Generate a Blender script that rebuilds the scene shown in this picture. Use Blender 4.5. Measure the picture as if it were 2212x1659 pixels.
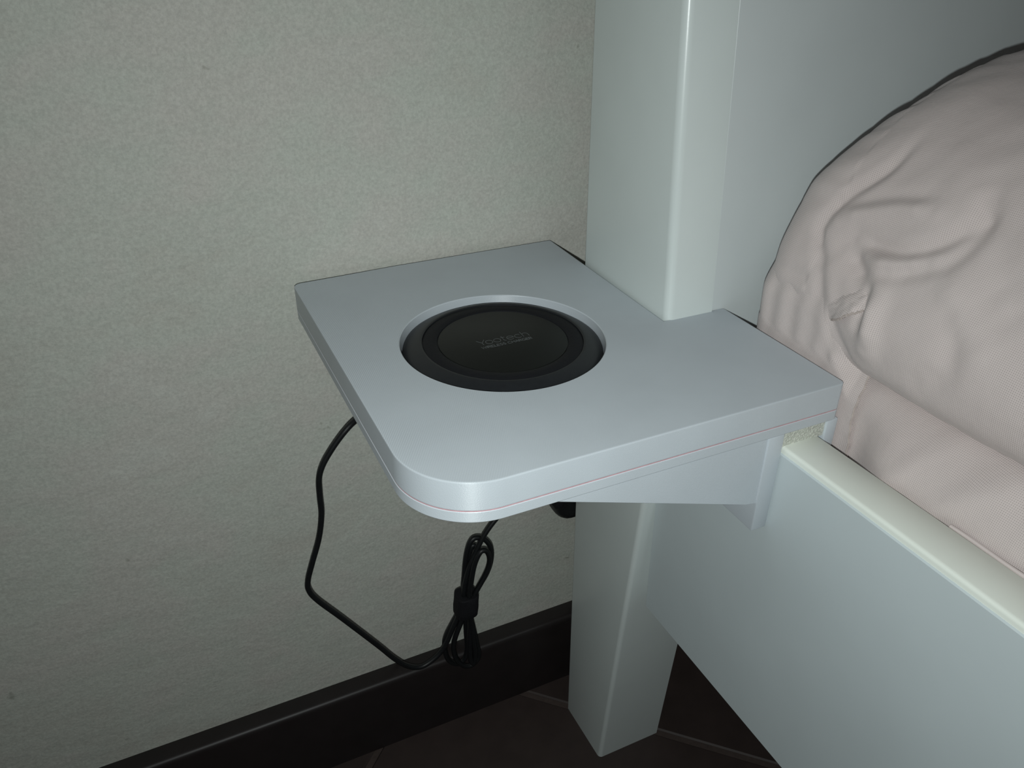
import bpy, bmesh, math, random
from mathutils import Vector, Matrix, Euler, noise

random.seed(4)
for o in list(bpy.data.objects):
    bpy.data.objects.remove(o)
scene = bpy.context.scene
C = scene.collection

# ------------------------------------------------------------------ camera, light, exposure
H = 0.3823                                    # height of the shelf top above the floor
cam_d = bpy.data.cameras.new('camera')
cam_d.sensor_fit = 'HORIZONTAL'
cam_d.sensor_width = 36.0
cam_d.lens = 1779.3 * 36.0 / 2212.0
cam_d.clip_start = 0.01
cam = bpy.data.objects.new('camera', cam_d)
cam.location = (-0.0682, -0.4352, 0.1817 + H)
cam.rotation_euler = (1.0532, 0.0075, -0.4375)
C.objects.link(cam)
scene.camera = cam

world = bpy.data.worlds.new('room_ambient')
world.use_nodes = True
scene.world = world
bg = world.node_tree.nodes['Background']
bg.inputs['Color'].default_value = (1.0, 0.92, 0.86, 1)
bg.inputs['Strength'].default_value = 0.026

# the phone's flash, two centimetres below the lens
fl = bpy.data.lights.new('phone_flash', 'AREA')
fl.shape = 'DISK'
fl.size = 0.007
fl.energy = 0.80
fl.color = (0.93, 1.0, 0.985)
fl.spread = math.radians(150)
flash = bpy.data.objects.new('phone_flash', fl)
rot = Euler(cam.rotation_euler).to_matrix()
flash.location = Vector(cam.location) + rot @ Vector((-0.002, -0.020, 0.0))
flash.rotation_euler = (1.0532, 0.0075, -0.4375)
C.objects.link(flash)

scene.view_settings.view_transform = 'Standard'
scene.view_settings.look = 'None'
scene.view_settings.gamma = 1.0
scene.view_settings.exposure = 0.0
scene.view_settings.use_curve_mapping = False


# ------------------------------------------------------------------ materials
def new_mat(name):
    m = bpy.data.materials.new(name)
    m.use_nodes = True
    nt = m.node_tree
    return m, nt, nt.nodes['Principled BSDF']


def nd(nt, kind, **kw):
    n = nt.nodes.new(kind)
    for k, v in kw.items():
        if k in n.inputs.keys():
            n.inputs[k].default_value = v
        else:
            setattr(n, k, v)
    return n


def math_node(nt, op, a, b=None):
    n = nt.nodes.new('ShaderNodeMath')
    n.operation = op
    for i, v in enumerate((a, b)):
        if v is None:
            continue
        if isinstance(v, (int, float)):
            n.inputs[i].default_value = v
        else:
            nt.links.new(v, n.inputs[i])
    return n.outputs[0]


def ramp(nt, fac, stops):
    r = nt.nodes.new('ShaderNodeValToRGB')
    e = r.color_ramp.elements
    while len(e) < len(stops):
        e.new(0.5)
    for el, (p, c) in zip(e, stops):
        el.position = p
        el.color = (c[0], c[1], c[2], 1)
    nt.links.new(fac, r.inputs['Fac'])
    return r.outputs['Color']


def noise_tex(nt, coord, scale, detail=4, rough=0.55):
    n = nd(nt, 'ShaderNodeTexNoise')
    n.inputs['Scale'].default_value = scale
    n.inputs['Detail'].default_value = detail
    n.inputs['Roughness'].default_value = rough
    nt.links.new(coord, n.inputs['Vector'])
    return n.outputs['Fac']


def bump(nt, bsdf, height, strength, dist, prev=None):
    b = nt.nodes.new('ShaderNodeBump')
    b.inputs['Strength'].default_value = strength
    b.inputs['Distance'].default_value = dist
    nt.links.new(height, b.inputs['Height'])
    if prev is not None:
        nt.links.new(prev, b.inputs['Normal'])
    nt.links.new(b.outputs['Normal'], bsdf.inputs['Normal'])
    return b.outputs['Normal']


def coord(nt, kind='Object'):
    return nt.nodes.new('ShaderNodeTexCoord').outputs[kind]


def plaster_mat():
    m, nt, b = new_mat('grey_plaster')
    co = coord(nt)
    big = noise_tex(nt, co, 7.0, 5, 0.6)
    mp = nd(nt, 'ShaderNodeMapping')
    mp.inputs['Rotation'].default_value = (0, 0.25, 0)
    mp.inputs['Scale'].default_value = (3.0, 3.0, 6.0)
    nt.links.new(co, mp.inputs['Vector'])
    streak = noise_tex(nt, mp.outputs['Vector'], 6.0, 6, 0.6)
    fac = math_node(nt, 'ADD', math_node(nt, 'MULTIPLY', big, 0.6), math_node(nt, 'MULTIPLY', streak, 0.4))
    col = ramp(nt, fac, [(0.34, (0.510, 0.496, 0.446)), (0.46, (0.530, 0.546, 0.492)), (0.56, (0.545, 0.532, 0.488)), (0.68, (0.585, 0.595, 0.548))])
    speck = noise_tex(nt, co, 55.0, 3, 0.7)
    spot = ramp(nt, speck, [(0.235, (0.72, 0.72, 0.70)), (0.285, (1, 1, 1))])
    grain = ramp(nt, noise_tex(nt, co, 700.0, 2, 0.7), [(0.3, (0.86, 0.86, 0.86)), (0.7, (1.08, 1.08, 1.08))])
    mx = nd(nt, 'ShaderNodeMix', data_type='RGBA', blend_type='MULTIPLY')
    mx.inputs[0].default_value = 1.0
    nt.links.new(col, mx.inputs[6]); nt.links.new(spot, mx.inputs[7])
    mx2 = nd(nt, 'ShaderNodeMix', data_type='RGBA', blend_type='MULTIPLY')
    mx2.inputs[0].default_value = 1.0
    nt.links.new(mx.outputs[2], mx2.inputs[6]); nt.links.new(grain, mx2.inputs[7])
    nt.links.new(mx2.outputs[2], b.inputs['Base Color'])
    b.inputs['Roughness'].default_value = 0.75
    b.inputs['Specular IOR Level'].default_value = 0.25
    n1 = bump(nt, b, noise_tex(nt, co, 520.0, 3, 0.6), 0.30, 0.0006)
    bump(nt, b, noise_tex(nt, mp.outputs['Vector'], 6.0, 6, 0.65), 0.24, 0.006, n1)
    return m


def lacquer_mat(name, col, rough=0.32, spec=0.45):
    m, nt, b = new_mat(name)
    co = coord(nt)
    f = noise_tex(nt, co, 18.0, 3)
    c = ramp(nt, f, [(0.3, [x * 0.975 for x in col]), (0.7, [min(1, x * 1.02) for x in col])])
    nt.links.new(c, b.inputs['Base Color'])
    b.inputs['Roughness'].default_value = rough
    b.inputs['Specular IOR Level'].default_value = spec
    bump(nt, b, noise_tex(nt, co, 900.0, 2), 0.05, 0.0002)
    return m


def print_mat(name, col):
    """white printed plastic: diagonal raster on the faces that look up, layer lines on the sides"""
    m, nt, b = new_mat(name)
    co = coord(nt)
    f = noise_tex(nt, co, 30.0, 3)
    c = ramp(nt, f, [(0.3, [x * 0.97 for x in col]), (0.7, [min(1, x * 1.02) for x in col])])
    nt.links.new(c, b.inputs['Base Color'])
    b.inputs['Roughness'].default_value = 0.46
    b.inputs['Specular IOR Level'].default_value = 0.75
    # printed layers spread the highlight along the vertical
    b.inputs['Anisotropic'].default_value = 0.95
    b.inputs['Anisotropic Rotation'].default_value = 0.25
    tg = nd(nt, 'ShaderNodeTangent', direction_type='RADIAL', axis='Z')
    nt.links.new(tg.outputs[0], b.inputs['Tangent'])
    sep = nd(nt, 'ShaderNodeSeparateXYZ'); nt.links.new(co, sep.inputs[0])
    x, y, z = sep.outputs
    diag = math_node(nt, 'ADD', math_node(nt, 'MULTIPLY', x, 0.9), math_node(nt, 'MULTIPLY', y, -0.55))
    rast = math_node(nt, 'SINE', math_node(nt, 'MULTIPLY', diag, 2 * math.pi / 0.00095))
    patch = math_node(nt, 'MULTIPLY', rast, ramp(nt, noise_tex(nt, co, 22.0, 2), [(0.40, (0.15,) * 3), (0.62, (1,) * 3)]))
    edge = ramp(nt, math_node(nt, 'MULTIPLY', x, -1.0), [(0.100, (0.05,) * 3), (0.165, (1,) * 3)])
    patch = math_node(nt, 'MULTIPLY', patch, edge)
    layer = math_node(nt, 'SINE', math_node(nt, 'MULTIPLY', z, 2 * math.pi / 0.0003))
    rag = noise_tex(nt, co, 2200.0, 2)
    layer = math_node(nt, 'ADD', math_node(nt, 'MULTIPLY', layer, 0.22), math_node(nt, 'MULTIPLY', rag, 2.2))
    geo = nt.nodes.new('ShaderNodeNewGeometry')
    sn = nd(nt, 'ShaderNodeSeparateXYZ'); nt.links.new(geo.outputs['True Normal'], sn.inputs[0])
    up = math_node(nt, 'GREATER_THAN', sn.outputs[2], 0.85)
    side = math_node(nt, 'SUBTRACT', 1.0, up)
    nt.links.new(math_node(nt, 'MULTIPLY', side, 0.95), b.inputs['Anisotropic'])
    nt.links.new(math_node(nt, 'ADD', math_node(nt, 'MULTIPLY', side, 0.45), 0.35), b.inputs['Specular IOR Level'])
    mixf = nd(nt, 'ShaderNodeMix', data_type='FLOAT')
    nt.links.new(up, mixf.inputs[0]); nt.links.new(layer, mixf.inputs[2]); nt.links.new(patch, mixf.inputs[3])
    bump(nt, b, mixf.outputs[0], 0.45, 0.00006)
    return m


def simple_mat(name, col, rough=0.5, spec=0.4, grain=0.0, gscale=400.0):
    m, nt, b = new_mat(name)
    co = coord(nt)
    c = ramp(nt, noise_tex(nt, co, gscale, 3), [(0.3, [x * 0.88 for x in col]), (0.7, [min(1, x * 1.1) for x in col])])
    nt.links.new(c, b.inputs['Base Color'])
    b.inputs['Roughness'].default_value = rough
    b.inputs['Specular IOR Level'].default_value = spec
    if grain:
        bump(nt, b, noise_tex(nt, co, gscale, 3), grain, 0.0004)
    return m


def cloth_mat():
    m, nt, b = new_mat('pink_grey_cotton')
    uv = coord(nt, 'UV')
    sep = nd(nt, 'ShaderNodeSeparateXYZ'); nt.links.new(uv, sep.inputs[0])
    u, v, _ = sep.outputs
    k = 2 * math.pi / 0.00108
    a = math_node(nt, 'SINE', math_node(nt, 'MULTIPLY', math_node(nt, 'ADD', u, v), k * 0.7))
    c = math_node(nt, 'SINE', math_node(nt, 'MULTIPLY', math_node(nt, 'SUBTRACT', u, v), k * 0.7))
    weave = math_node(nt, 'MULTIPLY', a, c)
    co = coord(nt)
    big = noise_tex(nt, co, 14.0, 4)
    pale = ramp(nt, big, [(0.35, (0.600, 0.520, 0.505)), (0.65, (0.640, 0.562, 0.546))])
    dots = ramp(nt, math_node(nt, 'ADD', math_node(nt, 'MULTIPLY', weave, 0.5), 0.5),
                [(0.0, (0.60, 0.59, 0.59)), (0.42, (1, 1, 1))])
    mx = nd(nt, 'ShaderNodeMix', data_type='RGBA', blend_type='MULTIPLY')
    mx.inputs[0].default_value = 1.0
    nt.links.new(pale, mx.inputs[6]); nt.links.new(dots, mx.inputs[7])
    nt.links.new(mx.outputs[2], b.inputs['Base Color'])
    b.inputs['Roughness'].default_value = 0.92
    b.inputs['Specular IOR Level'].default_value = 0.15
    b.inputs['Sheen Weight'].default_value = 0.12
    n1 = bump(nt, b, weave, 0.22, 0.0002)
    bump(nt, b, noise_tex(nt, co, 120.0, 4), 0.25, 0.0012, n1)
    return m


def foam_mat():
    m, nt, b = new_mat('glittering_foam')
    co = coord(nt)
    vo = nd(nt, 'ShaderNodeTexVoronoi'); vo.inputs['Scale'].default_value = 900.0
    nt.links.new(co, vo.inputs['Vector'])
    c = ramp(nt, vo.outputs['Distance'], [(0.1, (0.66, 0.67, 0.61)), (0.6, (0.52, 0.54, 0.48))])
    nt.links.new(c, b.inputs['Base Color'])
    b.inputs['Roughness'].default_value = 0.18
    b.inputs['Specular IOR Level'].default_value = 0.8
    bump(nt, b, vo.outputs['Distance'], 0.6, 0.0006)
    return m


M = dict(
    plaster=plaster_mat(),
    lacquer=lacquer_mat('white_lacquer', (0.655, 0.710, 0.700), 0.28),
    panel=lacquer_mat('white_panel', (0.625, 0.670, 0.675), 0.34),
    rail=lacquer_mat('white_rail', (0.590, 0.655, 0.675), 0.36),
    cream=lacquer_mat('cream_edging', (0.85, 0.89, 0.82), 0.38),
    printed=print_mat('white_print', (0.550, 0.598, 0.642)),
    pink=simple_mat('pink_seam', (0.56, 0.33, 0.36), 0.6),
    foam=foam_mat(),
    pad=simple_mat('black_plastic', (0.0125, 0.0140, 0.0165), 0.45, 0.4),
    ring=simple_mat('black_rubber', (0.0058, 0.0062, 0.0085), 0.65, 0.25, 0.25, 900.0),
    disc=simple_mat('charcoal_disc', (0.0062, 0.0070, 0.0060), 0.5, 0.3),
    ink=simple_mat('grey_print', (0.115, 0.125, 0.128), 0.6),
    cord=simple_mat('black_cord', (0.008, 0.009, 0.010), 0.45, 0.4),
    strap=simple_mat('black_strap', (0.010, 0.010, 0.012), 0.8, 0.2, 0.4, 600.0),
    skirting=simple_mat('dark_brown_skirting', (0.018, 0.014, 0.014), 0.45, 0.4, 0.1, 60.0),
    tile=simple_mat('dark_brown_tile', (0.046, 0.033, 0.030), 0.55, 0.35, 0.25, 45.0),
    grout=simple_mat('brown_grout', (0.075, 0.056, 0.050), 0.9, 0.2, 0.3, 300.0),
    cloth=cloth_mat(),
    thread=simple_mat('pale_thread', (0.50, 0.43, 0.40), 0.9, 0.1),
    hair=simple_mat('dark_hair', (0.06, 0.055, 0.05), 0.6),
)


# ------------------------------------------------------------------ helpers
def obj(name, bm, mat, parent=None, smooth=True, angle=35):
    bmesh.ops.recalc_face_normals(bm, faces=bm.faces[:])
    me = bpy.data.meshes.new(name)
    bm.to_mesh(me)
    bm.free()
    me.materials.append(mat)
    if smooth:
        for p in me.polygons:
            p.use_smooth = True
        me.set_sharp_from_angle(angle=math.radians(angle))
    o = bpy.data.objects.new(name, me)
    C.objects.link(o)
    if parent is not None:
        o.parent = parent
    return o


def empty(name, loc, rot=(0, 0, 0)):
    o = bpy.data.objects.new(name, None)
    o.location = loc
    o.rotation_euler = rot
    o.empty_display_size = 0.02
    C.objects.link(o)
    return o


def tag(o, label=None, cat=None, group=None, kind=None):
    if label:
        o['label'] = label
    if cat:
        o['category'] = cat
    if group:
        o['group'] = group
    if kind:
        o['kind'] = kind
    return o


def inset_loop(pts, d):
    """move a counter-clockwise outline inwards by d"""
    out = []
    n = len(pts)
    for i in range(n):
        a, b, c = Vector(pts[i - 1]), Vector(pts[i]), Vector(pts[(i + 1) % n])
        e1 = (b - a).normalized(); e2 = (c - b).normalized()
        n1 = Vector((-e1.y, e1.x)); n2 = Vector((-e2.y, e2.x))
        k = n1 + n2
        k = k / max(0.35, k.length_squared) * 2
        out.append(b + k * d)
    return out


def arc(cx, cy, r, a0, a1, n):
    return [(cx + r * math.cos(math.radians(a0 + (a1 - a0) * i / n)),
             cy + r * math.sin(math.radians(a0 + (a1 - a0) * i / n))) for i in range(n + 1)]


def stack(bm, levels, holes=None, cap_top=True, cap_bottom=True):
    """levels: list of (loop of 2D points, z); holes: list of (loop, z) from top to bottom"""
    rings = []
    for loop, z in levels:
        rings.append([bm.verts.new((p[0], p[1], z)) for p in loop])
    for a, b in zip(rings, rings[1:]):
        n = len(a)
        for i in range(n):
            bm.faces.new((a[i], a[(i + 1) % n], b[(i + 1) % n], b[i]))
    hr = []
    if holes:
        for loop, z in holes:
            hr.append([bm.verts.new((p[0], p[1], z)) for p in loop])
        for a, b in zip(hr, hr[1:]):
            n = len(a)
            for i in range(n):
                bm.faces.new((a[i], b[i], b[(i + 1) % n], a[(i + 1) % n]))

    def cap(ring, hole):
        if hole is None:
            bm.faces.new(ring)
            return
        es = []
        for r in (ring, hole):
            for i in range(len(r)):
                a, b = r[i], r[(i + 1) % len(r)]
                es.append(bm.edges.get((a, b)) or bm.edges.new((a, b)))
        bmesh.ops.triangle_fill(bm, use_beauty=True, use_dissolve=False, edges=es)
    if cap_top:
        cap(rings[-1], hr[0] if hr else None)
    if cap_bottom:
        cap(rings[0], hr[-1] if hr else None)


def box(bm, x0, x1, y0, y1, z0, z1, bev=0.0, seg=2):
    r = bmesh.ops.create_cube(bm, size=1.0)
    for v in r['verts']:
        v.co = Vector((x0 if v.co.x < 0 else x1, y0 if v.co.y < 0 else y1, z0 if v.co.z < 0 else z1))
    if bev:
        es = list({e for v in r['verts'] for e in v.link_edges})
        bmesh.ops.bevel(bm, geom=es, offset=bev, segments=seg, profile=0.5, affect='EDGES')


def catmull(P, n=8, closed=False):
    P = [Vector(p) for p in P]
    out = []
    N = len(P)
    rng = range(N) if closed else range(N - 1)
    for i in rng:
        if closed:
            a, b, c, e = P[i - 1], P[i], P[(i + 1) % N], P[(i + 2) % N]
        else:
            a, b, c, e = P[max(i - 1, 0)], P[i], P[i + 1], P[min(i + 2, N - 1)]
        for k in range(n):
            t = k / n
            out.append(0.5 * ((2 * b) + (c - a) * t + (2 * a - 5 * b + 4 * c - e) * t * t + (3 * b - a - 3 * c + e) * t ** 3))
    if not closed:
        out.append(P[-1].copy())
    return out


def tube(bm, pts, r, n=10, sub=8):
    pts = catmull(pts, sub)
    up = Vector((0, 1, 0))
    rings = []
    for i, p in enumerate(pts):
        t = (pts[min(i + 1, len(pts) - 1)] - pts[max(i - 1, 0)]).normalized()
        s = t.cross(up)
        if s.length < 1e-3:
            s = t.cross(Vector((1, 0, 0)))
        s.normalize()
        q = s.cross(t)
        up = q if q.dot(up) > 0 else -q
        rings.append([bm.verts.new(p + r * (math.cos(2 * math.pi * k / n) * s + math.sin(2 * math.pi * k / n) * up)) for k in range(n)])
    for a, b in zip(rings, rings[1:]):
        for k in range(n):
            bm.faces.new((a[k], a[(k + 1) % n], b[(k + 1) % n], b[k]))
    bm.faces.new(rings[0]); bm.faces.new(rings[-1])


def lathe(bm, prof, n=96):
    rings = []
    for r, z in prof:
        if r < 1e-6:
            rings.append([bm.verts.new((0, 0, z))])
        else:
            rings.append([bm.verts.new((r * math.cos(2 * math.pi * k / n), r * math.sin(2 * math.pi * k / n), z)) for k in range(n)])
    for a, b in zip(rings, rings[1:]):
        for k in range(n):
            k2 = (k + 1) % n
            if len(a) == 1 and len(b) == 1:
                continue
            if len(a) == 1:
                bm.faces.new((a[0], b[k], b[k2]))
            elif len(b) == 1:
                bm.faces.new((a[k], a[k2], b[0]))
            else:
                bm.faces.new((a[k], a[k2], b[k2], b[k]))


# ------------------------------------------------------------------ the room
WALL_Y = 0.0050
bm = bmesh.new()
box(bm, -1.6, 2.2, WALL_Y, WALL_Y + 0.12, -0.02, 2.4)
tag(obj('wall_back', bm, M['plaster'], smooth=False), 'grey-beige trowelled plaster wall behind the bed', kind='structure')

# floor: grout bed and diagonal tiles
bm = bmesh.new()
box(bm, -1.6, 2.2, -2.2, WALL_Y + 0.02, -0.03, -0.0015)
floor = tag(obj('floor', bm, M['grout'], smooth=False), 'dark brown tiled floor laid on the diagonal', kind='structure')


def clip_poly(poly, ax, lim, keep_less):
    out = []
    for i in range(len(poly)):
        a, b = poly[i], poly[(i + 1) % len(poly)]
        ia = (a[ax] <= lim) == keep_less
        ib = (b[ax] <= lim) == keep_less
        if ia:
            out.append(a)
        if ia != ib:
            t = (lim - a[ax]) / (b[ax] - a[ax])
            out.append((a[0] + (b[0] - a[0]) * t, a[1] + (b[1] - a[1]) * t))
    return out


TS, GW = 0.30, 0.005
c45 = math.sqrt(0.5)
p0, q0 = 0.124 * c45, 0.022 * c45            # grout lines: x + y = .124 and x - y = .022
for i in range(-8, 9):
    for j in range(-8, 9):
        pa, pb = p0 + i * TS + GW / 2, p0 + (i + 1) * TS - GW / 2
        qa, qb = q0 + j * TS + GW / 2, q0 + (j + 1) * TS - GW / 2
        poly = [((p + q) * c45, (p - q) * c45) for p, q in ((pa, qa), (pb, qa), (pb, qb), (pa, qb))]
        for ax, lim, kl in ((1, WALL_Y, True), (1, -1.9, False), (0, -1.1, False), (0, 1.7, True)):
            if len(poly) >= 3:
                poly = clip_poly(poly, ax, lim, kl)
        if len(poly) < 3:
            continue
        area = sum(poly[k][0] * poly[(k + 1) % len(poly)][1] - poly[(k + 1) % len(poly)][0] * poly[k][1] for k in range(len(poly)))
        if abs(area) < 0.002:
            continue
        if area < 0:
            poly = poly[::-1]
        bm = bmesh.new()
        stack(bm, [(poly, -0.008), (poly, -0.0012), (inset_loop(poly, 0.0012), 0.0)])
        obj('tile', bm, M['tile'], floor, smooth=False)

# skirting board with a rounded top
bm = bmesh.new()
zt = H - 0.3137
prof = [(WALL_Y, 0.0), (-0.0118, 0.0), (-0.0118, zt - 0.004), (-0.0112, zt - 0.0012), (-0.0098, zt + 0.0002), (-0.0080, zt + 0.0009), (WALL_Y, zt - 0.0015)]
ra = [bm.verts.new((-1.6, y, z)) for y, z in prof]
rb = [bm.verts.new((2.2, y, z)) for y, z in prof]
for k in range(len(prof)):
    bm.faces.new((ra[k], ra[(k + 1) % len(prof)], rb[(k + 1) % len(prof)], rb[k]))
bm.faces.new(ra); bm.faces.new(rb[::-1])
tag(obj('baseboard_back', bm, M['skirting'], angle=50), 'dark brown skirting board along the plaster wall', kind='structure')

# ------------------------------------------------------------------ bed frame
PX, SX = 0.1618, 0.1897                       # post: left face, seam to the headboard
PB = -0.0404                                  # back of the post
bed = tag(empty('bed_frame', (PX, -0.08, 0)), 'white lacquered bed frame with post, headboard and side rail', 'bed')
BO = Vector((-PX, 0.08, 0))


def shift(bm, v):
    for w in bm.verts:
        w.co += v


def front_y(z):
    """front of post and headboard at height z above the shelf top"""
    if z > -0.06:
        return -0.1254 + 0.046 * max(z, 0)
    t = (-0.06 - z) / (H - 0.06)
    return -0.1254 + t * (0.1254 - 0.0920)


def rounded_post(bm, x0, x1, r, z_list):
    levels = []
    for z in z_list:
        f = front_y(z)
        pts = arc(x0 + r, f + r, r, 180, 270, 6) + [(x1, f), (x1, PB)] + arc(x0 + 0.0015, PB - 0.0015, 0.0015, 90, 180, 3)
        levels.append((pts, H + z))
    stack(bm, levels)


bm = bmesh.new()
rounded_post(bm, PX, SX, 0.0042, [-0.03, 0.0, 0.08, 0.16, 0.55])
shift(bm, BO)
obj('bed_post', bm, M['lacquer'], bed, angle=40)
bm = bmesh.new()
rounded_post(bm, PX, 0.2140, 0.0030, [-H, -0.30, -0.20, -0.12, -0.06, -0.0301])
shift(bm, BO)
obj('leg', bm, M['lacquer'], bed, angle=40)

# headboard panel, leaning with the post
bm = bmesh.new()
z0, z1 = -0.028, 0.55
for dz in (z0, z1):
    f = front_y(dz) + 0.0003
    for x in (SX + 0.0008, 1.50):
        for y in (f, f + 0.03):
            bm.verts.new((x, y, H + dz))
vs = bm.verts[:]
bmesh.ops.convex_hull(bm, input=vs)
bmesh.ops.dissolve_limit(bm, angle_limit=0.01, verts=bm.verts[:], edges=bm.edges[:])
bmesh.ops.bevel(bm, geom=bm.edges[:], offset=0.0005, segments=1, affect='EDGES')
shift(bm, BO)
obj('headboard', bm, M['panel'], bed, smooth=False)

# side rail and its cream edging
RX0, RX1, RZ1, RZ0 = 0.1701, 0.1924, H - 0.0269, H - 0.2021
bm = bmesh.new()
box(bm, RX0, RX1, -1.9, -0.1195, RZ0, RZ1 - 0.0032, 0.0006, 1)
shift(bm, BO)
rail = obj('side_rail', bm, M['rail'], bed, smooth=False)
bm = bmesh.new()
ex0, ex1 = RX0 + 0.0008, RX1 - 0.0002
prof = [(ex0, RZ1 - 0.0036), (ex0, RZ1 - 0.0016)] + [(ex0 + 0.0016 * (1 - math.cos(a)), RZ1 - 0.0016 * (1 - math.sin(a))) for a in (0.4, 0.8, 1.2)] + \
       [(ex0 + 0.0017, RZ1), (ex1 - 0.0012, RZ1), (ex1, RZ1 - 0.0012), (ex1, RZ1 - 0.0036)]
ra = [bm.verts.new((x, -1.899, z)) for x, z in prof]
rb = [bm.verts.new((x, -0.121, z)) for x, z in prof]
for k in range(len(prof)):
    bm.faces.new((ra[k], ra[(k + 1) % len(prof)], rb[(k + 1) % len(prof)], rb[k]))
bm.faces.new(ra); bm.faces.new(rb[::-1])
shift(bm, BO)
obj('edging', bm, M['cream'], bed, angle=50)

# ------------------------------------------------------------------ mattress
MX, MT = 0.2040, 0.002                        # near side, top (above the shelf top)
mattress = tag(empty('mattress', (0.62, -0.9, H - 0.19)), 'mattress under a pinkish fitted sheet, between side rail and pillow', 'mattress')
MO = -Vector(mattress.location)
bm = bmesh.new()
uvl = bm.loops.layers.uv.new('uv')
sec = []                                      # cross-section of the near side: (x inwards, z), clockwise
R_M = 0.016
for k in range(60):
    sec.append((0.0, -0.19 + k / 59 * (0.19 + MT - R_M)))
for k in range(1, 16):
    a = k / 15 * math.pi / 2
    sec.append((R_M * (1 - math.cos(a)), MT - R_M + R_M * math.sin(a)))
sec += [(0.06, MT), (0.2, MT), (0.85, MT), (0.86, MT - 0.01), (0.86, -0.18), (0.85, -0.19)]
acc = [0.0]
for a, b in zip(sec, sec[1:]):
    acc.append(acc[-1] + math.hypot(b[0] - a[0], b[1] - a[1]))
ys = [-0.142 - 0.0012 * k for k in range(160)] + [-0.334 - 0.03 * k for k in range(1, 49)]
rows = []
for iy, y in enumerate(ys):
    d0 = -0.142 - y
    cap = 0.02 * (1 - math.sqrt(max(0, 1 - (1 - min(1, d0 / 0.02)) ** 2)))
    row = []
    for (sx, sz), s in zip(sec, acc):
        w = 0.0
        if s < 0.215:
            w += 0.0016 * noise.noise((y * 26, sz * 34, 1.7)) + 0.0008 * noise.noise((y * 70, sz * 46 + y * 40, 4.1))
            # soft folds running down towards the headboard
            t = y + 0.245 + 0.55 * (sz + 0.03)
            w += 0.0014 * math.exp(-(t / 0.006) ** 2)
            t = y + 0.275 + 0.9 * (sz + 0.02)
            w += 0.0018 * math.exp(-(t / 0.008) ** 2)
            w -= 0.0006
            k = max(0.0, min(1.0, (-0.2165 - y) / 0.028))
            h = max(0.0, min(1.0, (0.004 - sz) / 0.030))
            w += 0.0100 * k * k * (3 - 2 * k) * h * h * (3 - 2 * h)
        ix = sx + cap * (1 if s < 0.4 else -1) - max(w, -0.002)
        if sz < -0.024:
            ix = max(ix, RX1 + 0.0007 - MX)
        iz = sz - (cap * 0.5 if sz > -0.05 else 0)
        row.append(bm.verts.new((MX + ix, y, H + iz)))
    rows.append(row)
for i in range(len(rows) - 1):
    for k in range(len(sec)):
        k2 = (k + 1) % len(sec)
        f = bm.faces.new((rows[i][k], rows[i + 1][k], rows[i + 1][k2], rows[i][k2]))
        uu = ((ys[i], acc[k]), (ys[i + 1], acc[k]), (ys[i + 1], acc[k2] if k2 else acc[-1] + 0.85), (ys[i], acc[k2] if k2 else acc[-1] + 0.85))
        for l, q in zip(f.loops, uu):
            l[uvl].uv = q
bm.faces.new(rows[0]); bm.faces.new(rows[-1][::-1])
shift(bm, MO)
obj('fitted_sheet', bm, M['cloth'], mattress, angle=70)
# rolled edge of the sheet where it is tucked in behind the rail
bm = bmesh.new()
pts = []
for k in range(40):
    y = -0.278 - 0.008 * k
    e = min(1.0, k * 0.008 / 0.05)
    pts.append((RX1 + 0.0012 - 0.0018 * e, y, RZ1 - 0.0012 + 0.0020 * e + 0.0002 * math.sin(y * 170)))
tube(bm, pts, 0.0009, 8, 3)
shift(bm, MO)
tag(obj('sheet_edge', bm, M['cloth'], mattress), 'rolled edge of the sheet tucked behind the rail')

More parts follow.
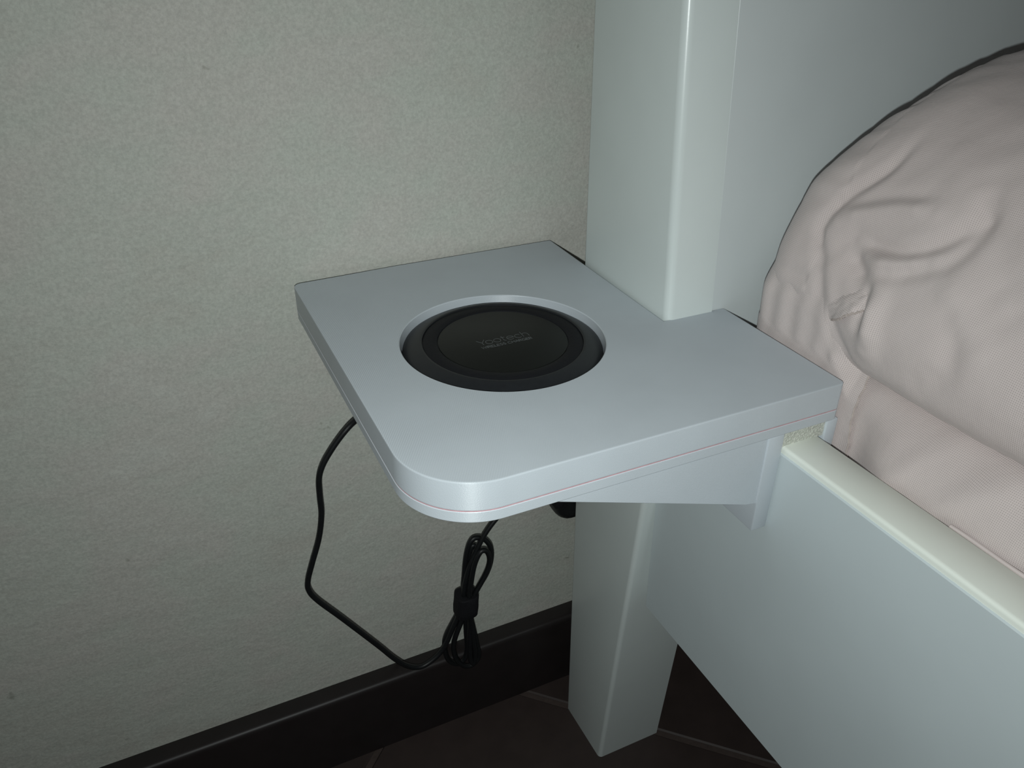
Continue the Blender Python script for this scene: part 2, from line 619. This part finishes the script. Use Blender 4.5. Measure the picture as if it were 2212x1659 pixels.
# ------------------------------------------------------------------ pillow
PROF = [(.26, .004), (.218, .003), (.2065, .009), (.2035, .02), (.2035, .033), (.2065, .047), (.2125, .064), (.2220, .084), (.236, .102),
        (.253, .116), (.280, .1265), (.32, .1340), (.40, .141), (.50, .144), (.60, .139), (.70, .120), (.76, .09), (.785, .06), (.76, .03),
        (.70, .016), (.55, .006), (.40, .004)]
FOLDS = [  # (points on the cloth, height, width)
    ([(.2045, -.1748, .0454), (.208, -.1685, .0556), (.2101, -.1684, .0609), (.2156, -.1733, .0725), (.2205, -.1812, .0809), (.2268, -.1874, .0884), (.2419, -.1928, .1009)], -0.0030, 0.0030),
    ([(.2123, -.1755, .0648), (.2136, -.1810, .0672), (.2174, -.2010, .0745), (.2192, -.2171, .0779)], 0.0026, 0.0042),
    ([(.2123, -.1723, .0680), (.2136, -.1786, .0715), (.2174, -.1997, .0800), (.2192, -.2171, .0830)], -0.0014, 0.0034),
    ([(.2066, -.1850, .0545), (.2066, -.1950, .0490), (.2039, -.2030, .0415)], -0.0040, 0.0046),
    ([(.2093, -.1889, .059), (.2095, -.2028, .0594), (.2104, -.2159, .0616), (.2143, -.228, .0698), (.2203, -.2363, .0807)], -0.0034, 0.0040),
    ([(.2067, -.2125, .052), (.2092, -.2269, .0588), (.212, -.2356, .0652), (.2186, -.2385, .078), (.224, -.2359, .0855)], -0.0026, 0.0042),
    ([(.2080, -.1985, .0540), (.2087, -.2115, .0560), (.2111, -.2262, .0615)], 0.0026, 0.0036),
    ([(.2040, -.2120, .0440), (.2030, -.2135, .0370), (.2022, -.2150, .0300), (.2025, -.2160, .0200)], 0.0042, 0.0046),
    ([(.2030, -.2070, .0420), (.2022, -.2085, .0350), (.2018, -.2085, .0280)], -0.0040, 0.0030),
    ([(.2012, -.164, .0237), (.2023, -.1635, .0136), (.204, -.163, .005)], -0.0014, 0.0024),
    ([(.2045, -.175, .0455), (.2012, -.1808, .0303), (.2032, -.179, .0103)], -0.0022, 0.0034),
    ([(.2030, -.183, .0430), (.2012, -.188, .0303), (.2032, -.186, .0103)], 0.0012, 0.0036),
    ([(.2012, -.1854, .0298), (.2016, -.1948, .0188), (.2053, -.2081, .0068)], -0.0016, 0.0030),
    ([(.2049, -.2492, .0468), (.2011, -.254, .028), (.2018, -.2456, .0174)], -0.0018, 0.0060),
    ([(.2260, -.2300, .0880), (.2160, -.2500, .0730), (.2080, -.2620, .0560)], -0.0016, 0.0080),
    ([(.2100, -.2350, .0600), (.2060, -.2480, .0500), (.2030, -.2600, .0400)], 0.0016, 0.0060),
    ([(.2400, -.2050, .0995), (.2300, -.2200, .0915), (.2230, -.2330, .0835)], 0.0014, 0.0070),
]
FOLDC = [([Vector((a, b, c + H)) for a, b, c in catmull(P, 6)], A, W) for P, A, W in FOLDS]
pillow = tag(empty('pillow', (0.5, -0.38, H + 0.004)), 'pillow in a creased pinkish-grey cotton case against the headboard', 'pillow')
PO = -Vector(pillow.location)
loop2 = []
P2 = [Vector((x, z)) for x, z in PROF]
N2 = len(P2)
for i in range(N2):
    a, b, c, e = P2[i - 1], P2[i], P2[(i + 1) % N2], P2[(i + 2) % N2]
    n = max(3, int((c - b).length / (0.0010 if 1 <= i <= 10 else 0.012)))
    for k in range(n):
        t = k / n
        loop2.append(0.5 * ((2 * b) + (c - a) * t + (2 * a - 5 * b + 4 * c - e) * t * t + (3 * b - a - 3 * c + e) * t ** 3))
NL = len(loop2)
nrm = []
for i in range(NL):
    t = (loop2[(i + 1) % NL] - loop2[i - 1]).normalized()
    nrm.append(Vector((-t.y, t.x)))           # outwards for a clockwise outline
arcs = [0.0]
for i in range(NL):
    arcs.append(arcs[-1] + (loop2[(i + 1) % NL] - loop2[i]).length)
Y0 = -0.1370
ys = []
y = Y0
while y > -0.325:
    ys.append(y)
    y -= 0.0005 if y > Y0 - 0.006 else 0.0010
while y > -0.62:
    ys.append(y)
    y -= 0.012
ys += [-0.6215]


def seg_dist(p, a, b):
    ab = b - a
    t = max(0.0, min(1.0, (p - a).dot(ab) / max(1e-12, ab.length_squared)))
    return (p - (a + ab * t)).length


def fold_at(p):
    w = 0.0
    for pts, A, W in FOLDC:
        if min(abs(p.y - pts[0].y), abs(p.y - pts[-1].y), abs(p.y - pts[len(pts) // 2].y)) > 0.045:
            continue
        d = min(seg_dist(p, pts[i], pts[i + 1]) for i in range(0, len(pts) - 1))
        if d < 3 * W:
            ends = min((p - pts[0]).length, (p - pts[-1]).length)
            w += A * math.exp(-(d / W) ** 2) * min(1.0, 0.35 + ends / 0.012)
    return w


def pillow_point(i, y):
    n2 = nrm[i]
    kt = max(0.0, min(1.0, (n2.y - 0.25) / 0.7))
    CL = 0.022 + 0.040 * kt * kt * (3 - 2 * kt)
    e0 = min(1.0, (Y0 - y) / CL)
    e1 = min(1.0, (y + 0.6225) / 0.06)
    ins = CL * (1 - math.sqrt(max(0, 1 - (1 - e0) ** 2))) + 0.06 * (1 - math.sqrt(max(0, 1 - (1 - max(0, e1)) ** 2)))
    p2 = loop2[i]
    p = Vector((p2.x, y, H + p2.y))
    w = -ins
    if p2.x < 0.42 and y > -0.34:
        w += fold_at(p)
        w += 0.0012 * noise.noise((p.x * 22, y * 26, p.z * 22)) + 0.0005 * noise.noise((p.x * 80, y * 80 + p.z * 60, p.z * 30))
        # loose cloth along the far rim
        d0 = Y0 - y
        if d0 < 0.035:
            w += 0.0005 * math.sin(arcs[i] * 420 + 4 * noise.noise((arcs[i] * 40, 0, 0))) * (d0 / 0.035)
        # the side bulges a little towards the room
        k = max(0.0, min(1.0, (-0.190 - y) / 0.022))
        w += 0.0040 * k * k * (3 - 2 * k) * math.exp(-((p2.y - 0.022) / 0.026) ** 2)
    q = p + Vector((n2.x, 0, n2.y)) * w
    q.z = max(q.z, H + MT + 0.0008)
    return q


bm = bmesh.new()
uvl = bm.loops.layers.uv.new('uv')
rows = [[bm.verts.new(pillow_point(i, y)) for i in range(NL)] for y in ys]
for r in range(len(rows) - 1):
    for k in range(NL):
        k2 = (k + 1) % NL
        f = bm.faces.new((rows[r][k], rows[r + 1][k], rows[r + 1][k2], rows[r][k2]))
        for l, q in zip(f.loops, ((ys[r], arcs[k]), (ys[r + 1], arcs[k]), (ys[r + 1], arcs[k + 1]), (ys[r], arcs[k + 1]))):
            l[uvl].uv = q
bm.faces.new(rows[0]); bm.faces.new(rows[-1][::-1])
shift(bm, PO)
obj('pillowcase', bm, M['cloth'], pillow, angle=70)


def near_loop(z):
    """index on the near side of the outline at height z"""
    best, bi = 9, 0
    for i in range(NL):
        if loop2[i].x < 0.3 and abs(loop2[i].y - z) < best and nrm[i].x < 0.2:
            best, bi = abs(loop2[i].y - z), i
    return bi


# the end of the case hangs down beside the mattress; its open edge is hemmed
PLAN = catmull([(.2165, -.1380, 0), (.2085, -.1398, 0), (.2042, -.1450, 0), (.2028, -.1540, 0), (.2025, -.1700, 0), (.2025, -.1900, 0), (.2025, -.2060, 0), (.2025, -.2145, 0)], 12)
NP, NZ = len(PLAN), 64


def case_pt(i, j, lift=0.0):
    pl = PLAN[i]
    f = i / (NP - 1)
    d = max(0.0, -0.183 - pl.y)
    ztop = 0.036 - min(0.030, d * 1.15)
    z = ztop + (-0.043 - ztop) * j / NZ
    y = pl.y
    x = pl.x
    q = pillow_point(near_loop(max(z, 0.006)), y)
    k = max(0.0, min(1.0, (z - (ztop - 0.016)) / 0.016))
    k = k * k * (3 - 2 * k)
    xin = q.x + 0.0010
    fold = 0.0007 * noise.noise((y * 120, z * 18, 2.2)) + 0.0006 * math.sin(y * 520 + z * 40 + 3 * noise.noise((y * 30, z * 30, 0)))
    x = x * (1 - k) + max(xin, pl.x - 0.0005) * k + fold * (1 - k) * (0.3 if z < 0.004 else 1.0)
    y += -(0.04 * z + 0.0005 * math.sin(z * 260) + 0.0002 * math.sin(z * 900)) * max(0.0, (f - 0.9) * 10) * -1
    if z < 0.003:
        x = max(x, 0.2020)
    return Vector((x - lift, y, H + z)), (pl.y, z)


bm = bmesh.new()
uvl = bm.loops.layers.uv.new('uv')
fr, bk = [], []
for i in range(NP):
    a_, b_ = [], []
    for j in range(NZ + 1):
        p, u = case_pt(i, j)
        a_.append((bm.verts.new(p), u))
        b_.append((bm.verts.new(p + Vector((0.0008, 0, 0))), u))
    fr.append(a_); bk.append(b_)


def quad(vs):
    f = bm.faces.new([v[0] for v in vs])
    for l, v in zip(f.loops, vs):
        l[uvl].uv = v[1]


for i in range(NP - 1):
    for j in range(NZ):
        quad((fr[i][j], fr[i + 1][j], fr[i + 1][j + 1], fr[i][j + 1]))
        quad((bk[i][j], bk[i][j + 1], bk[i + 1][j + 1], bk[i + 1][j]))
    quad((fr[i][0], bk[i][0], bk[i + 1][0], fr[i + 1][0]))
    quad((fr[i][NZ], fr[i + 1][NZ], bk[i + 1][NZ], bk[i][NZ]))
for j in range(NZ):
    quad((fr[0][j], fr[0][j + 1], bk[0][j + 1], bk[0][j]))
    quad((fr[-1][j], bk[-1][j], bk[-1][j + 1], fr[-1][j + 1]))
shift(bm, PO)
case_end = tag(obj('case_end', bm, M['cloth'], pillow, angle=60), 'loose hemmed end of the pillowcase hanging beside the mattress')
bm = bmesh.new()
tube(bm, [case_pt(NP - 2, j, 0.0002)[0] for j in range(2, NZ + 1)], 0.00035, 6, 2)
shift(bm, PO)
tag(obj('hem_stitching', bm, M['thread'], case_end), 'stitched hem along the loose end')

# the folded-over flap of the case with its stitched hem, tucked into the crease
FL = [[(-.1868, .0300), (-.1945, .0370), (-.2020, .0425), (-.2075, .0440)],
      [(-.1885, .0265), (-.1960, .0325), (-.2030, .0375), (-.2085, .0385)],
      [(-.1905, .0225), (-.1985, .0265), (-.2045, .0310), (-.2090, .0345)]]


def flap_pt(a, b, lift):
    # a along the flap 0..1, b from its upper edge to the hem 0..1
    rowp = []
    for r in FL:
        t = a * 3
        k = min(2, int(t)); t -= k
        rowp.append((r[k][0] + (r[k + 1][0] - r[k][0]) * t, r[k][1] + (r[k + 1][1] - r[k][1]) * t))
    t = b * 2
    k = min(1, int(t)); t -= k
    yy = rowp[k][0] + (rowp[k + 1][0] - rowp[k][0]) * t
    zz = rowp[k][1] + (rowp[k + 1][1] - rowp[k][1]) * t
    i = near_loop(zz)
    p = pillow_point(i, yy)
    n = Vector((nrm[i].x, 0, nrm[i].y))
    return p + n * lift, yy, arcs[i]


bm = bmesh.new()
uvl = bm.loops.layers.uv.new('uv')
NA, NB = 28, 16
top, bot = [], []
for a in range(NA + 1):
    rt, rb_ = [], []
    for b in range(NB + 1):
        fa, fb = a / NA, b / NB
        lift = -0.0008 + 0.0036 * fb ** 0.7 * math.sin(math.pi * min(1, fa * 0.8 + 0.15)) + 0.0005 * noise.noise((fa * 7, fb * 7, 3.3))
        p, yy, aa = flap_pt(fa, fb, lift)
        q, _, _ = flap_pt(fa, fb, lift - 0.0008)
        rt.append((bm.verts.new(p), (yy * 1.0, aa)))
        rb_.append((bm.verts.new(q), (yy, aa)))
    top.append(rt); bot.append(rb_)


def quad(vs):
    f = bm.faces.new([v[0] for v in vs])
    for l, v in zip(f.loops, vs):
        l[uvl].uv = v[1]


for a in range(NA):
    for b in range(NB):
        quad((top[a][b], top[a + 1][b], top[a + 1][b + 1], top[a][b + 1]))
        quad((bot[a][b], bot[a][b + 1], bot[a + 1][b + 1], bot[a + 1][b]))
    quad((top[a][NB], top[a + 1][NB], bot[a + 1][NB], bot[a][NB]))
    quad((top[a][0], bot[a][0], bot[a + 1][0], top[a + 1][0]))
for b in range(NB):
    quad((top[0][b], top[0][b + 1], bot[0][b + 1], bot[0][b]))
    quad((top[NA][b], bot[NA][b], bot[NA][b + 1], top[NA][b + 1]))
shift(bm, PO)
flap = obj('case_flap', bm, M['cloth'], pillow, angle=60)
tag(flap, 'small folded flap of the pillowcase')
bm = bmesh.new()
tube(bm, [flap_pt(a / 24, 0.99, -0.0005 + 0.0036 * math.sin(math.pi * min(1, a / 24 * 0.8 + 0.15)))[0] for a in range(2, 24)], 0.0004, 6, 2)
shift(bm, PO)
tag(obj('hem_stitching', bm, M['thread'], flap), 'stitched hem on the flap')

# ------------------------------------------------------------------ printed bedside shelf
XN, XR, YN, YF = 0.1608, 0.1983, -0.1242, -0.2093
ZS, ZL = -0.0134, -0.0192
TILT = (0.0247, 0.0077, 0.0039)
PIV = Vector((XR, YF, 0))
shelf = tag(empty('bedside_shelf', (XR, YF, H), TILT), 'white printed bedside shelf clamped on the bed rail, round hole in its top', 'shelf')
TM = Euler(TILT).to_matrix()


def shelf_world(p):
    return TM @ (Vector(p) - PIV) + PIV + Vector((0, 0, H))


RA = 0.033
outline = ([(0.0 + RA, YF)][:0] + arc(RA, YF + RA, RA, 180, 270, 28)
           + arc(XR + 0.0015 - 0.0025, YF + 0.0025, 0.0025, 270, 360, 4)
           + arc(XR - 0.001, YN - 0.001, 0.001, 0, 90, 2)
           + [(XN, YN)]
           + arc(XN - 0.001, -0.001, 0.001, 0, 90, 2)
           + [(0.060, -0.0004), (0.025, -0.0020)]
           + arc(0.005, -0.0075, 0.005, 80, 180, 5))
HX, HY, HR = 0.0787, -0.1079, 0.05
circ = lambda r: [(HX + r * math.cos(2 * math.pi * k / 128), HY + r * math.sin(2 * math.pi * k / 128)) for k in range(128)]
bm = bmesh.new()
stack(bm, [(inset_loop(outline, 0.0002), ZS), (outline, ZS + 0.0003), (outline, ZS + 0.0006), (outline, -0.0008), (outline, -0.0004), (inset_loop(outline, 0.00012), -0.00012),
           (inset_loop(outline, 0.0004), 0.0), (inset_loop(outline, 0.0008), 0.0)],
      [(circ(HR + 0.0005), 0.0), (circ(HR + 0.0002), 0.0), (circ(HR - 0.0002), -0.0004), (circ(HR - 0.0002), -0.0008), (circ(HR - 0.0003), ZS)])
shift(bm, -PIV)
obj('top_plate', bm, M['printed'], shelf, angle=38)
bm = bmesh.new()
stack(bm, [(inset_loop(outline, 0.00025), ZS - 0.0007), (inset_loop(outline, 0.00025), ZS + 0.0001)], [(circ(HR), ZS + 0.0001), (circ(HR), ZS - 0.0007)])
shift(bm, -PIV)
tag(obj('seam_strip', bm, M['pink'], shelf), 'thin pink line between the two halves')
bm = bmesh.new()
stack(bm, [(inset_loop(outline, 0.0004), ZL), (outline, ZL + 0.0005), (outline, ZL + 0.0009), (outline, ZS - 0.0011), (outline, ZS - 0.0008), (inset_loop(outline, 0.0003), ZS - 0.0005)])
shift(bm, -PIV)
obj('base_plate', bm, M['printed'], shelf, angle=38)

# wedge under the plate
bm = bmesh.new()
tri = [(0.0535, ZL), (0.1625, ZL), (0.1625, -0.0565), (0.1555, -0.0548)]
fa = [bm.verts.new((x, YF + 0.0012, z)) for x, z in tri]
fb = [bm.verts.new((x, YN - 0.006, z)) for x, z in tri]
for k in range(4):
    bm.faces.new((fa[k], fa[(k + 1) % 4], fb[(k + 1) % 4], fb[k]))
bm.faces.new(fa); bm.faces.new(fb[::-1])
bmesh.ops.bevel(bm, geom=bm.edges[:], offset=0.0004, segments=1, affect='EDGES')
shift(bm, -PIV)
obj('gusset', bm, M['printed'], shelf, smooth=False)
# clamp jaws either side of the rail
bm = bmesh.new()
box(bm, 0.1612, RX0 - 0.0002, YF + 0.0002, YN - 0.004, -0.0722, ZL + 0.0001, 0.0007, 2)
shift(bm, -PIV)
obj('outer_jaw', bm, M['printed'], shelf)
bm = bmesh.new()
box(bm, 0.1948, 0.2012, YF + 0.0004, YN - 0.006, -0.0420, ZL + 0.0001, 0.0007, 2)
shift(bm, -PIV)
obj('inner_jaw', bm, M['printed'], shelf)
# foam pad between plate and rail
bm = bmesh.new()
bmesh.ops.create_grid(bm, x_segments=34, y_segments=12, size=0.5)
for v in bm.verts:
    x = 0.1699 + (v.co.x + 0.5) * (0.1947 - 0.1699)
    z = -0.0274 + (v.co.y + 0.5) * (0.0274 - 0.0192)
    yy = YF + 0.0016 + 0.0002 * noise.noise((x * 900, z * 900, 0)) + 0.0002 * noise.noise((x * 2200, z * 2200, 5))
    v.co = Vector((x, yy, z))
r = bmesh.ops.extrude_face_region(bm, geom=bm.faces[:])
for v in [g for g in r['geom'] if isinstance(g, bmesh.types.BMVert)]:
    v.co.y = YN - 0.008
shift(bm, -PIV)
tag(obj('foam_pad', bm, M['foam'], shelf, angle=60), 'glittering grey-white foam packing above the rail')

# ------------------------------------------------------------------ wireless charger in the hole
charger = tag(empty('wireless_charger', shelf_world((HX, HY, ZS + 0.0002)), TILT), 'round black charging pad set into the hole of the white shelf', 'charger')
zt = -ZS - 0.0002                             # shelf top in charger space
bm = bmesh.new()
lathe(bm, [(0, 0), (0.046, 0), (0.0480, 0.001), (0.0488, 0.004), (0.0488, zt - 0.0050), (0.0483, zt - 0.0040), (0.0462, zt - 0.0028), (0.0430, zt - 0.0013), (0.0405, zt - 0.0004), (0.0396, zt - 0.0003), (0.0392, zt - 0.0005), (0.0391, zt - 0.0016), (0.0, zt - 0.0016)])
obj('body', bm, M['pad'], charger, angle=50)
bm = bmesh.new()
lathe(bm, [(0.0389, zt - 0.0018), (0.0389, zt - 0.0010), (0.0384, zt - 0.0007), (0.0350, zt - 0.0006), (0.0322, zt - 0.0007), (0.0318, zt - 0.0010), (0.0317, zt - 0.0018)])
obj('rubber_ring', bm, M['ring'], charger, angle=50)
bm = bmesh.new()
lathe(bm, [(0.0315, zt - 0.0018), (0.0315, zt - 0.0010), (0.0312, zt - 0.0008), (0.0, zt - 0.0008)])
disc = obj('disc', bm, M['disc'], charger, angle=50)


def ell(cx, cy, rx, ry, a0, a1, n=16):
    return [(cx + rx * math.cos(math.radians(a0 + (a1 - a0) * k / n)), cy + ry * math.sin(math.radians(a0 + (a1 - a0) * k / n))) for k in range(n + 1)]


# stroke letters, cap height 1: glyph -> (advance, strokes)
G = {
    'Y': (0.76, [[(0.0, 1), (0.42, 0.42), (0.42, 0)], [(0.84, 1), (0.42, 0.42)]]),
    'o': (0.86, [ell(0.38, 0.36, 0.36, 0.36, 0, 360, 28)]),
    't': (0.56, [[(0.18, 0.98), (0.18, 0.2)] + ell(0.36, 0.18, 0.18, 0.18, 180, 275, 6), [(0.0, 0.72), (0.44, 0.72)]]),
    'e': (0.86, [[(0.03, 0.38), (0.73, 0.38)] + ell(0.38, 0.36, 0.36, 0.36, 4, 322, 26)]),
    'c': (0.80, [ell(0.38, 0.36, 0.36, 0.36, 48, 312, 22)]),
    'h': (0.74, [[(0.06, 1.08), (0.06, 0)], [(0.06, 0.40)] + ell(0.36, 0.40, 0.30, 0.32, 180, 0, 12) + [(0.66, 0)]]),
    'W': (1.10, [[(0.0, 1), (0.25, 0), (0.5, 0.9), (0.75, 0), (1.0, 1)]]),
    'I': (0.26, [[(0.08, 1), (0.08, 0)]]),
    'R': (0.78, [[(0.06, 0), (0.06, 1), (0.34, 1)] + ell(0.36, 0.75, 0.25, 0.25, 90, -90, 8) + [(0.06, 0.5)], [(0.34, 0.5), (0.64, 0)]]),
    'E': (0.70, [[(0.60, 1), (0.06, 1), (0.06, 0), (0.60, 0)], [(0.06, 0.52), (0.52, 0.52)]]),
    'L': (0.64, [[(0.06, 1), (0.06, 0), (0.56, 0)]]),
    'S': (0.72, [ell(0.33, 0.75, 0.25, 0.25, 40, 250, 10) + ell(0.33, 0.25, 0.27, 0.25, 80, -140, 10)]),
    'C': (0.90, [ell(0.46, 0.5, 0.42, 0.5, 48, 312, 18)]),
    'H': (0.86, [[(0.06, 1), (0.06, 0)], [(0.70, 1), (0.70, 0)], [(0.06, 0.52), (0.70, 0.52)]]),
    'A': (0.86, [[(0.0, 0), (0.39, 1), (0.78, 0)], [(0.14, 0.34), (0.64, 0.34)]]),
    'G': (0.94, [ell(0.46, 0.5, 0.42, 0.5, 48, 340, 20) + [(0.86, 0.48), (0.52, 0.48)]]),
    ' ': (0.40, []),
}


def lettering(bm, text, x0, x1, y0, cap, width, z):
    total = sum(G[c][0] for c in text)
    kx = (x1 - x0) / total
    x = x0
    for c in text:
        adv, strokes = G[c]
        for s in strokes:
            P = [Vector((x + a * kx, y0 + b * cap)) for a, b in s]
            L, Rr = [], []
            for i, p in enumerate(P):
                t = (P[min(i + 1, len(P) - 1)] - P[max(i - 1, 0)])
                if t.length < 1e-9:
                    t = Vector((1, 0))
                t.normalize()
                n = Vector((-t.y, t.x)) * width / 2
                k = 1.0
                if 0 < i < len(P) - 1:
                    e = (P[i + 1] - p).normalized()
                    k = 1 / max(0.5, abs(e.dot(t)))
                L.append(bm.verts.new((p.x + n.x * k, p.y + n.y * k, z)))
                Rr.append(bm.verts.new((p.x - n.x * k, p.y - n.y * k, z)))
            for i in range(len(P) - 1):
                bm.faces.new((L[i], Rr[i], Rr[i + 1], L[i + 1]))
        x += adv * kx


bm = bmesh.new()
lettering(bm, 'Yootech', 0.0660 - HX, 0.0928 - HX, -0.1092 - HY, 0.0049, 0.00025, zt - 0.00075)
lettering(bm, 'WIRELESS CHARGER', 0.0660 - HX, 0.0926 - HX, -0.1128 - HY, 0.0020, 0.00025, zt - 0.00075)
r = bmesh.ops.extrude_face_region(bm, geom=bm.faces[:])
for v in [g for g in r['geom'] if isinstance(g, bmesh.types.BMVert)]:
    v.co.z -= 0.0001
tag(obj('lettering', bm, M['ink'], disc, smooth=False), 'small grey lettering in two lines')

# ------------------------------------------------------------------ cable with its coil and strap
cable = tag(empty('charging_cable', (0.083, -0.024, H - 0.30)), 'thin black cable hanging against the wall, spare length bundled by a strap', 'cable')
KO = -Vector(cable.location)
CR = 0.0019


def at(pts, y=-0.024, dy=0.0):
    n = len(pts)
    return [(x, y + dy * k / max(1, n - 1), H + z) for k, (x, z) in enumerate(pts)]


bm = bmesh.new()
main = [(.0836, -.2400), (.0786, -.2559), (.0729, -.2683), (.0656, -.2838), (.0573, -.292), (.0467, -.2956), (.0368, -.2899), (.0277, -.2778), (.017, -.2594), (-.0041, -.2246), (-.0181, -.2021),
        (-.0222, -.1917), (-.0216, -.1834), (-.0174, -.1711), (-.0109, -.1532), (-.0072, -.1361), (-.0065, -.1223), (-.0055, -.1101), (-.0024, -.1013), (.0036, -.0924), (.0118, -.0829), (.0195, -.0763)]
p = at(main)
p += [(0.030, -0.030, H - 0.066), (0.046, -0.045, H - 0.050), (0.060, -0.066, H - 0.034), (0.066, -0.085, H - 0.0225), (0.068, -0.098, H - 0.0178)]
tube(bm, p, CR)
feed = [(.0833, -.2440), (.0821, -.2346), (.0866, -.216), (.0921, -.2043), (.0988, -.1918), (.1079, -.181)]
p = at(feed, -0.0265, 0.0025) + [(0.119, -0.023, H - 0.1730), (0.131, -0.022, H - 0.1745), (0.145, -0.021, H - 0.1795), (0.158, -0.020, H - 0.1825)]
tube(bm, p, CR)
for pts, yy, dy in (
        ([(.0838, -.2420), (.0833, -.2351), (.0863, -.2067), (.0912, -.1935), (.0987, -.1947), (.1042, -.2028), (.1053, -.2139), (.1017, -.2267), (.0922, -.242), (.0895, -.250)], -.0220, -.001),
        ([(.0850, -.2420), (.0852, -.2359), (.0893, -.2124), (.0947, -.2008), (.0998, -.2026), (.1014, -.2125), (.0979, -.2236), (.0897, -.2378), (.0868, -.246)], -.0290, .001),
        ([(.0845, -.2420), (.0848, -.2330), (.0885, -.2140), (.0925, -.2030), (.0950, -.2040), (.0955, -.2130), (.0925, -.2250), (.0875, -.2400)], -.0185, 0),
        ([(.0825, -.2500), (.0805, -.2583), (.0739, -.2756), (.072, -.2868), (.0741, -.3), (.0804, -.3102), (.0872, -.3117), (.0922, -.3051), (.0907, -.2902), (.0869, -.2611), (.0860, -.2500)], -.0265, .003),
        ([(.0822, -.2500), (.0792, -.2578), (.0686, -.2766), (.0667, -.2877), (.0687, -.301), (.0751, -.3085), (.0812, -.307), (.084, -.2958), (.0837, -.2783), (.0837, -.2597), (.0840, -.2500)], -.0205, -.002),
        ([(.0850, -.2500), (.0852, -.2620), (.0862, -.2800), (.0872, -.2950), (.0860, -.3050), (.0835, -.3000), (.0835, -.2850), (.0846, -.2650), (.0850, -.2500)], -.0300, .001)):
    tube(bm, at(pts, yy, dy), CR)
shift(bm, KO)
obj('cord', bm, M['cord'], cable, angle=60)
# hook-and-loop strap round the bundle
bm = bmesh.new()
ax = Vector((0.0018, 0, 0.0198)).normalized()
sx_ = Vector((ax.z, 0, -ax.x))
ctr = Vector((0.0838, -0.0245, H - 0.2475))
levels = []
for kz, gr in ((-1, 0.92), (-0.9, 1.0), (-0.3, 1.03), (0.2, 1.0), (0.9, 1.0), (1, 0.92)):
    ring = []
    for k in range(28):
        a = 2 * math.pi * k / 28
        ca, sa = math.cos(a), math.sin(a)
        rx = 0.0079 * math.copysign(abs(ca) ** 0.55, ca) * gr
        ry = 0.0080 * math.copysign(abs(sa) ** 0.55, sa) * gr
        ring.append(bm.verts.new(ctr + sx_ * rx + Vector((0, ry, 0)) + ax * (0.0092 * kz + 0.0008 * math.cos(a))))
    levels.append(ring)
for a, b in zip(levels, levels[1:]):
    for k in range(28):
        bm.faces.new((a[k], a[(k + 1) % 28], b[(k + 1) % 28], b[k]))
bm.faces.new(levels[0]); bm.faces.new(levels[-1][::-1])
shift(bm, KO)
tag(obj('strap', bm, M['strap'], cable), 'black hook-and-loop strap')

# ------------------------------------------------------------------ plug-in adapter on the wall behind the post
adapter = tag(empty('power_adapter', (0.183, WALL_Y, H - 0.2060)), 'black rounded power adapter on the wall, half hidden behind the white post', 'adapter')
bm = bmesh.new()
box(bm, -0.024, 0.024, -0.030, -0.0005, 0.0, 0.062, 0.012, 5)
obj('housing', bm, M['cord'], adapter, angle=60)
bm = bmesh.new()
box(bm, -0.0285, -0.0215, -0.031, -0.020, 0.0195, 0.0275, 0.0012, 2)
obj('usb_plug', bm, M['strap'], adapter)
